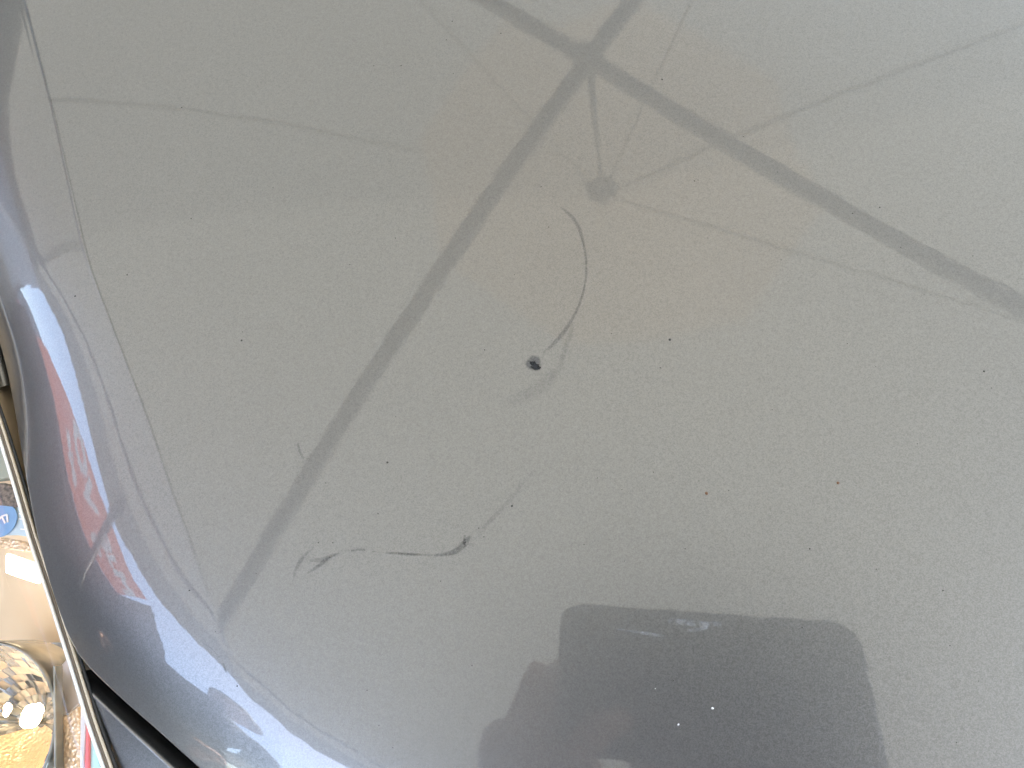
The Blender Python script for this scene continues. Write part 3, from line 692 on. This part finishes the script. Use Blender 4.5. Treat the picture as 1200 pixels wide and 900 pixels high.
def bulb(px, py, z, r, ln, name='bulb'):
    c = Vector(at(px, py, z)); a = Vector((.5, -.3, .5)).normalized(); q = a.to_track_quat('Z', 'Y').to_matrix()
    hpart(MB().lathe([(0, -ln), (r * .7, -ln * .8), (r, -ln * .3), (r, ln * .3), (r * .7, ln * .8), (0, ln)], c, 16, q), name, bulb_m, head)
bulb(37, 839, -.050, .0028, .0050); bulb(30, 845, -.051, .0016, .0030); bulb(45, 832, -.050, .0015, .0032); bulb(9, 830, -.052, .0012, .0024); bulb(7, 836, -.052, .0008, .0016)
# small lit side lamp higher up: a square window in the bezel
def plate(pxs, z, m, name, parent=None, th=.0012, seg=1, bev=.0004):
    P = [at(x, y, z if not hasattr(z, '__len__') else z[i]) for i, (x, y) in enumerate(pxs)]; n = len(P); mb = MB()
    mb.v = [tuple(p) for p in P] + [tuple(p - np.array([0, 0, th])) for p in P]
    ar = sum(P[i][0] * P[(i + 1) % n][1] - P[(i + 1) % n][0] * P[i][1] for i in range(n)); o = list(range(n)) if ar > 0 else list(range(n))[::-1]
    mb.f = [tuple(o), tuple(i + n for i in o[::-1])] + [(o[(i + 1) % n], o[i], o[i] + n, o[(i + 1) % n] + n) for i in range(n)]
    return hpart(mb, name, m, parent, smooth=False, bevel=bev)
side_m = emit('lit_side_lamp', (1, .78, .5), SIDE_E)
fz = -.058
plate([(6, 652), (8, 648), (28, 655), (42, 660), (48, 680), (44, 684), (22, 677), (6, 671)], fz, side_m, 'side_lamp')
dark_rib = vary(mat('dark_ribbed_plastic', (.1, .08, .07), .5), 700, (.04, .035, .03), (.26, .2, .16), bump=.5, bdist=.0006)
rib = plate([(-20, 566), (-20, 590), (18, 594), (30, 596), (20, 574), (6, 566)], -.052, dark_rib, 'vent_strip', th=.006)
pebrow = plate([(-6, 632), (4, 630), (22, 633), (40, 641), (46, 648), (22, 645), (0, 642)], fz + .002, peb, 'pebbled_strip', th=.004)
cream_top = mat('pale_green_plastic', (.3, .33, .27), .35); plate([(-40, 440), (-40, 566), (10, 560), (22, 567), (6, 505), (-10, 450)], -.050, cream_top, 'upper_cover', th=.004)
# printed label: pale sheet, blue disc, white mark
lab_m = mat('pale_blue_label', (.45, .58, .66), .4); blue_m = mat('blue_label_disc', (.17, .35, .62), .35); wht = mat('white_label_print', (.85, .85, .85), .4)
lb = plate([(-24, 592), (-24, 628), (20, 627), (40, 630), (34, 604), (20, 594)], -.0535, lab_m, 'label', th=.0006, bev=0)
c = at(2, 610, -.0530); m = MB(); r = np.linalg.norm(at(20, 610, -.0530) - c); m.lathe([(0, .0003), (r, .0003), (r, -.0003)], c, 32); hpart(m, 'label_disc', blue_m, lb, smooth=False)
for a_, b_ in (((-6, 616), (2, 605)), ((2, 605), (8, 603)), ((8, 603), (9, 612)), ((2, 605), (6, 613)), ((-4, 604), (-1, 600))):
    A = at(*a_, -.0525); B = at(*b_, -.0525); hpart(MB().bar(A, B, .0006, .0002), 'label_print', wht, lb, smooth=False)
for (x0, y0, x1) in ((22, 602, 31), (22, 608, 33), (23, 614, 31), (24, 620, 36)):
    hpart(MB().bar(at(x0, y0, -.0528), at(x1, y0 + 1, -.0528), .0004, .0002), 'label_print', lab_m if y0 == 614 else wht, lb, smooth=False)
# right hand end: smooth leaf shaped plate, pebbled column and the coloured strips beside it
leaf = mat('smoke_beige_plastic', (.5, .44, .4), .3, .2)
plate([(66, 786), (78, 772), (90, 790), (96, 812), (92, 826), (80, 836), (66, 838)], -.050, leaf, 'end_plate', th=.003)
plate([(66, 842), (80, 838), (91, 828), (94, 850), (93, 905), (66, 905)], -.048, peb, 'pebbled_column', th=.003)
plate([(61.5, 780), (64.5, 780), (66, 905), (62.5, 905)], -.044, sil, 'divider', th=.004)
st1 = mat('pale_grey_strip', (.62, .64, .68), .3); st2 = mat('rose_red_strip', (.75, .16, .2), .3); st3 = mat('pale_aqua_strip', (.45, .75, .8), .3)
plate([(94, 822), (101, 842), (98, 905), (93, 905)], -.040, st1, 'coloured_strip', th=.003)
plate([(101, 844), (104, 852), (104, 905), (98.5, 905)], -.039, st2, 'coloured_strip', th=.003)
plate([(103, 838), (110, 862), (119, 905), (105, 905), (104.5, 852)], -.040, st3, 'coloured_strip', th=.003)

# ------------------------------------------------------------------ phone and people
def cw(x, y, z=0):   # camera axes, metres, to the world
    return np.array(CAMW) + np.array(CAMROT) @ np.array([x, y, z])
phone_m = mat('black_phone_case', (.014, .014, .016), .45); glass_b = mat('camera_glass', (.01, .01, .015), .05)
pc = cw(.058, -.027, .0085)
phone = empty('phone', pc, label='black phone held level over the bonnet with its back towards it', cat='phone')
PR = CAMROT.to_4x4() @ Matrix.Rotation(radians(-2.5), 4, 'Z'); phone.matrix_world = Matrix.Translation(pc.tolist()) @ PR
def rbox(w_, h_, d_, r, n=6):
    m = MB(); prof = [(-d_ / 2, .0015), (-d_ / 2 + .0015, 0), (d_ / 2 - .0015, 0), (d_ / 2, .0015)]; P = []
    for (sx, sy, a0) in ((1, 1, 0), (-1, 1, 90), (-1, -1, 180), (1, -1, 270)):
        for i in range(n + 1): a = radians(a0 + 90 * i / n); P.append((sx * (w_ / 2 - r) + r * cos(a), sy * (h_ / 2 - r) + r * sin(a)))
    k = len(P)
    for (z, ins) in prof:
        for (x, y) in P: l = hypot(x, y); m.v.append((x - x / l * ins, y - y / l * ins, z))
    for i in range(3):
        for j in range(k): m.f.append((i * k + j, i * k + (j + 1) % k, (i + 1) * k + (j + 1) % k, (i + 1) * k + j))
    m.f.append(tuple(range(k))[::-1]); m.f.append(tuple(3 * k + j for j in range(k)))
    return m
rbox(.152, .078, .0095, .013).build('case', phone_m, phone, False)
scr = rbox(.142, .069, .0012, .010); so_ = scr.build('screen', emit('phone_screen', (.35, .36, .35), .5), phone, False); so_.location = (0, 0, .0052)
cb_ = rbox(.034, .034, .0028, .009).build('camera_block', phone_m, phone, False); cb_.location = (-.0545, .0195, -.0056)
for (x, y) in ((-.063, .030), (-.063, .0125), (-.047, .021)):
    o = MB().lathe([(0, -.0005), (.0052, -.0005), (.0062, .0006)], (0, 0, 0), 20).build('lens', glass_b, cb_, True); o.location = (x + .0545, y - .0195, -.0016)
skin_m = vary(mat('skin', (.42, .24, .17), .5), 40, (.38, .21, .15), (.47, .28, .2), bump=.1)
skin_m.node_tree.nodes['Principled BSDF'].inputs['Subsurface Weight'].default_value = .1
def skinned(name, chains, mats, parent, levels=2, region=None):
    """chains: lists of (point, radius); points shared by position; first point of the first chain is the root"""
    V = []; E_ = []; R = []; idx = {}
    for ch in chains:
        prev = None
        for (p, r) in ch:
            k = tuple(round(c, 4) for c in p)
            if k not in idx: idx[k] = len(V); V.append(k); R.append(r if hasattr(r, '__len__') else (r, r))
            if prev is not None: E_.append((prev, idx[k]))
            prev = idx[k]
    me = bpy.data.meshes.new(name); me.from_pydata(V, E_, []); o = bpy.data.objects.new(name, me); COL.objects.link(o)
    md = o.modifiers.new('skin', 'SKIN'); md.use_smooth_shade = True
    if not me.skin_vertices: 
        bm = bmesh.new(); bm.from_mesh(me); bm.verts.layers.skin.verify(); bm.to_mesh(me); bm.free()
    for i, r in enumerate(R): me.skin_vertices[0].data[i].radius = r; me.skin_vertices[0].data[i].use_root = (i == 0)
    sb = o.modifiers.new('subsurf', 'SUBSURF'); sb.levels = levels; sb.render_levels = levels
    dg = bpy.context.evaluated_depsgraph_get(); nm = bpy.data.meshes.new_from_object(o.evaluated_get(dg)); COL.objects.unlink(o); bpy.data.objects.remove(o)
    nm.name = name; nm.materials.clear()
    for m in mats: nm.materials.append(m)
    if region:
        for p in nm.polygons: p.material_index = region(p.center)
    o = bpy.data.objects.new(name, nm); COL.objects.link(o); o.parent = parent
    return o
jacket = vary(mat('dark_grey_jacket', (.1, .105, .11), .85), 20, (.085, .09, .1), (.14, .145, .155), bump=.3)
trous = vary(mat('dark_trousers', (.03, .035, .05), .85), 20, (.022, .026, .04), (.04, .045, .06), bump=.3)
hair_m = vary(mat('dark_hair', (.02, .015, .012), .6), 300, (.012, .009, .007), (.04, .03, .022), bump=.5, bdist=.002)
shoe_m = mat('dark_shoe', (.03, .03, .03), .5)
def head_parts(root, hc, R):
    """hc: centre of the head, R: rotation with -y as the way the face looks"""
    def ad(m, name, mm): 
        o = m.build(name, mm, root, True); return o
    T = lambda p: hc + R @ Vector(p)
    m = MB(); rows_ = 14; n = 22          # skull and face
    for i in range(rows_ + 1):
        t = i / rows_; z = .12 - .235 * t; 
        rx = .076 * sqrt(max(0, 1 - ((z - .02) / .105) ** 2)) if z > .02 else .076 - .03 * ((.02 - z) / .135) ** 1.6
        ry = .096 * sqrt(max(0, 1 - ((z - .02) / .105) ** 2)) if z > .02 else .096 - .028 * ((.02 - z) / .135) ** 1.2
        for j in range(n):
            a = 2 * pi * j / n; x = rx * cos(a); y = ry * sin(a); f = max(0, -sin(a)) ** 6
            y -= f * (.022 * exp(-((z + .022) / .016) ** 2) + .006 * exp(-((z + .062) / .012) ** 2) + .008 * exp(-((z + .098) / .015) ** 2) + .005 * exp(-((z - .018) / .01) ** 2))
            m.v.append(tuple(T((x, y, z))))
    for i in range(rows_):
        for j in range(n): m.f.append((i * n + j, (i + 1) * n + j, (i + 1) * n + (j + 1) % n, i * n + (j + 1) % n))
    m.f.append(tuple(rows_ * n + j for j in range(n)))
    h_ = ad(m, 'head', skin_m)
    hr = MB(); b = 0
    for i in range(10):
        t = i / 9; z = .132 - .17 * t; q = sqrt(max(0, 1 - ((z - .02) / .115) ** 2))
        for j in range(n):
            a = 2 * pi * j / n; front = max(0, -sin(a)); zz = max(z, .055 * front - .03 + .045 * front)
            q2 = sqrt(max(0, 1 - ((zz - .02) / .115) ** 2)); hr.v.append(tuple(T((.084 * q2 * cos(a), .104 * q2 * sin(a) + .002, zz))))
    for i in range(9):
        for j in range(n): hr.f.append((i * n + j, (i + 1) * n + j, (i + 1) * n + (j + 1) % n, i * n + (j + 1) % n))
    ad(hr, 'hair', hair_m)
    for s in (-1, 1):
        MB().lathe([(0, .0115), (.006, .010), (.0105, .004), (.0115, -.001), (.0, -.0115)], T((s * .031, -.083, .008)), 12, R @ Matrix.Rotation(pi / 2, 3, 'X')).build('eye', bpy.data.materials.get('eye_white') or mat('eye_white', (.6, .58, .55), .3), h_, True)
        MB().lathe([(0, .004), (.012, .003), (.02, 0), (.022, -.004), (0, -.006)], T((s * .078, .004, -.005)), 12, R @ Matrix.Rotation(s * pi / 2, 3, 'Y') @ Matrix.Diagonal((1.4, .8, 1))).build('ear', skin_m, h_, True)
    MB().tube([T((x, -.093 + .25 * abs(x) ** 1.3, -.064)) for x in (-.023, -.012, 0, .012, .023)], [.002, .0036, .004, .0036, .002], 8).build('mouth', bpy.data.materials.get('lips') or mat('lips', (.35, .13, .11), .5), h_, True)
    return h_
def hand(root, wrist, palm_dir, norm_, thumb_side, curl, L_=.175, wr=.026, tips=None):
    """a palm and five fingers; palm_dir along the hand, norm_ out of the back of the hand"""
    w_ = Vector(wrist); d = Vector(palm_dir).normalized(); nn = Vector(norm_); nn = (nn - d * nn.dot(d)).normalized(); sd_ = d.cross(nn) * thumb_side
    ch = [[(tuple(w_), (wr, wr * .72)), (tuple(w_ + d * .045), (.036, .017)), (tuple(w_ + d * .078), (.038, .014))]]
    o = skinned('palm', ch, [skin_m], root, 2)
    for k, (off, ln) in enumerate(((.027, .072), (.009, .080), (-.009, .074), (-.026, .058))):
        p = w_ + d * (.070 - abs(off) * .12) + sd_ * off; ang = 0; dd = d.copy(); c = [(tuple(p), .0098)]
        for s_, f in enumerate((.46, .30, .24)):
            ang += curl[s_] * (1 + .06 * k); dd = d * cos(ang) - nn * sin(ang); p = p + dd * ln * f * 1.15; c.append((tuple(p), (.0088, .0080, .0066)[s_]))
        skinned('finger', [c], [skin_m], o, 1)
    p = w_ + d * .022 + sd_ * .026; c = [(tuple(p), .0125)]
    for (a_, b_, l_, r_) in ((.72, .70, .034, .0115), (.85, .55, .030, .0098), (.95, .25, .026, .0082)):
        p = p + (d * a_ + sd_ * b_ - nn * .35).normalized() * l_; c.append((tuple(p), r_))
    skinned('thumb', [c], [skin_m], o, 1)
    return o
def person(name, root_loc, rz, J, label, photographer=False):
    root = empty(name, root_loc, rz, label=label, cat='person'); v = lambda k: Vector(J[k])
    ch = [[(J['pelvis'], (.15, .115)), (J['waist'], (.135, .10)), (J['chest'], (.165, .118)), (J['collar'], (.12, .085)), (J['neck'], (.055, .058)), (J['headbase'], (.052, .056))]]
    for s in 'lr':
        ch.append([(J['pelvis'], 0), (J['hip' + s], (.095, .10)), (J['knee' + s], (.062, .066)), (J['ankle' + s], (.042, .046)), (J['toe' + s], (.042, .03))])
        ch.append([(J['collar'], 0), (J['sh' + s], (.066, .064)), (J['elb' + s], (.045, .045)), (J['wr' + s], (.028, .028))])
    hz_ = J['neck'][2]; pz = J['pelvis'][2]
    def reg(c): return 0 if (c.z > hz_ + .03 and abs(c.x - J['neck'][0]) < .09 and abs(c.y - J['neck'][1]) < .12) else (3 if c.z < .09 else (2 if c.z < pz + .02 and not (min((c - Vector(J['wr' + s])).length for s in 'lr') < .2) else 1))
    skinned('body', ch, [skin_m, jacket, trous, shoe_m], root, 2, reg)
    return root
# the photographer, leaning over the bonnet from the front of the car
base = Vector((.07, -.59, 0)); inv = lambda p: tuple(Vector(p) - base)
WL = cw(-.045, -.115, .045); WR = cw(.125, -.160, .045)
J = dict(pelvis=(0, -.02, .93), waist=(0, .03, 1.06), chest=(0, .185, 1.24), collar=(0, .235, 1.34), neck=(0, .29, 1.40), headbase=(0, .335, 1.45),
         hipl=(-.09, -.02, .88), kneel=(-.12, .04, .50), anklel=(-.13, -.03, .09), toel=(-.14, .12, .035), hipr=(.09, -.02, .88), kneer=(.12, .02, .50), ankler=(.13, -.06, .09), toer=(.15, .09, .035),
         shl=(-.18, .21, 1.32), elbl=(-.25, .28, 1.10), wrl=inv(WL), shr=(.18, .21, 1.32), elbr=(.24, .27, 1.10), wrr=inv(WR))
ph = person('person', base, 0, J, 'person in a dark grey jacket leaning over the bonnet with a phone in both hands')
head_parts(ph, Vector((0, .385, 1.515)), Matrix.Rotation(pi, 3, 'Z') @ Matrix.Rotation(radians(38), 3, 'X'))
CR = CAMROT
for s, W in ((-1, WL), (1, WR)):
    # palm behind the end of the phone, fingers over its back edge
    hand(ph, inv(W), CR @ Vector((-s * .30, 1., -.45)), CR @ Vector((s * .8, -.1, -.62)), -s * 1. if False else (-s), (.55, .75, .55))
# a second person standing outside the tent, seen in the front corner of the bonnet
X, Y = tt(*BY_XY)
J2 = dict(pelvis=(0, 0, .93), waist=(0, 0, 1.08), chest=(0, 0, 1.28), collar=(0, .01, 1.42), neck=(0, .0, 1.50), headbase=(0, -.01, 1.555),
          hipl=(-.09, 0, .88), kneel=(-.11, -.02, .50), anklel=(-.12, .02, .09), toel=(-.14, -.13, .035), hipr=(.09, 0, .88), kneer=(.11, -.02, .50), ankler=(.12, .02, .09), toer=(.14, -.13, .035),
          shl=(-.18, 0, 1.41), elbl=(-.195, .03, 1.14), wrl=(-.17, -.14, .95), shr=(.18, 0, 1.41), elbr=(.195, .03, 1.14), wrr=(.17, -.14, .95))
by_ = person('person', (X, Y, 0), TA + pi / 2, J2, 'person in dark clothes standing outside the tent beside the red banner')
by_.scale = (1.1, 1.1, 1.04)
head_parts(by_, Vector((0, -.02, 1.64)), Matrix.Identity(3))
for s in (-1, 1): hand(by_, (s * .17, -.14, .95), (-s * .05, -.1, -1), (s * 1., 0, 0), s, (.2, .3, .25))
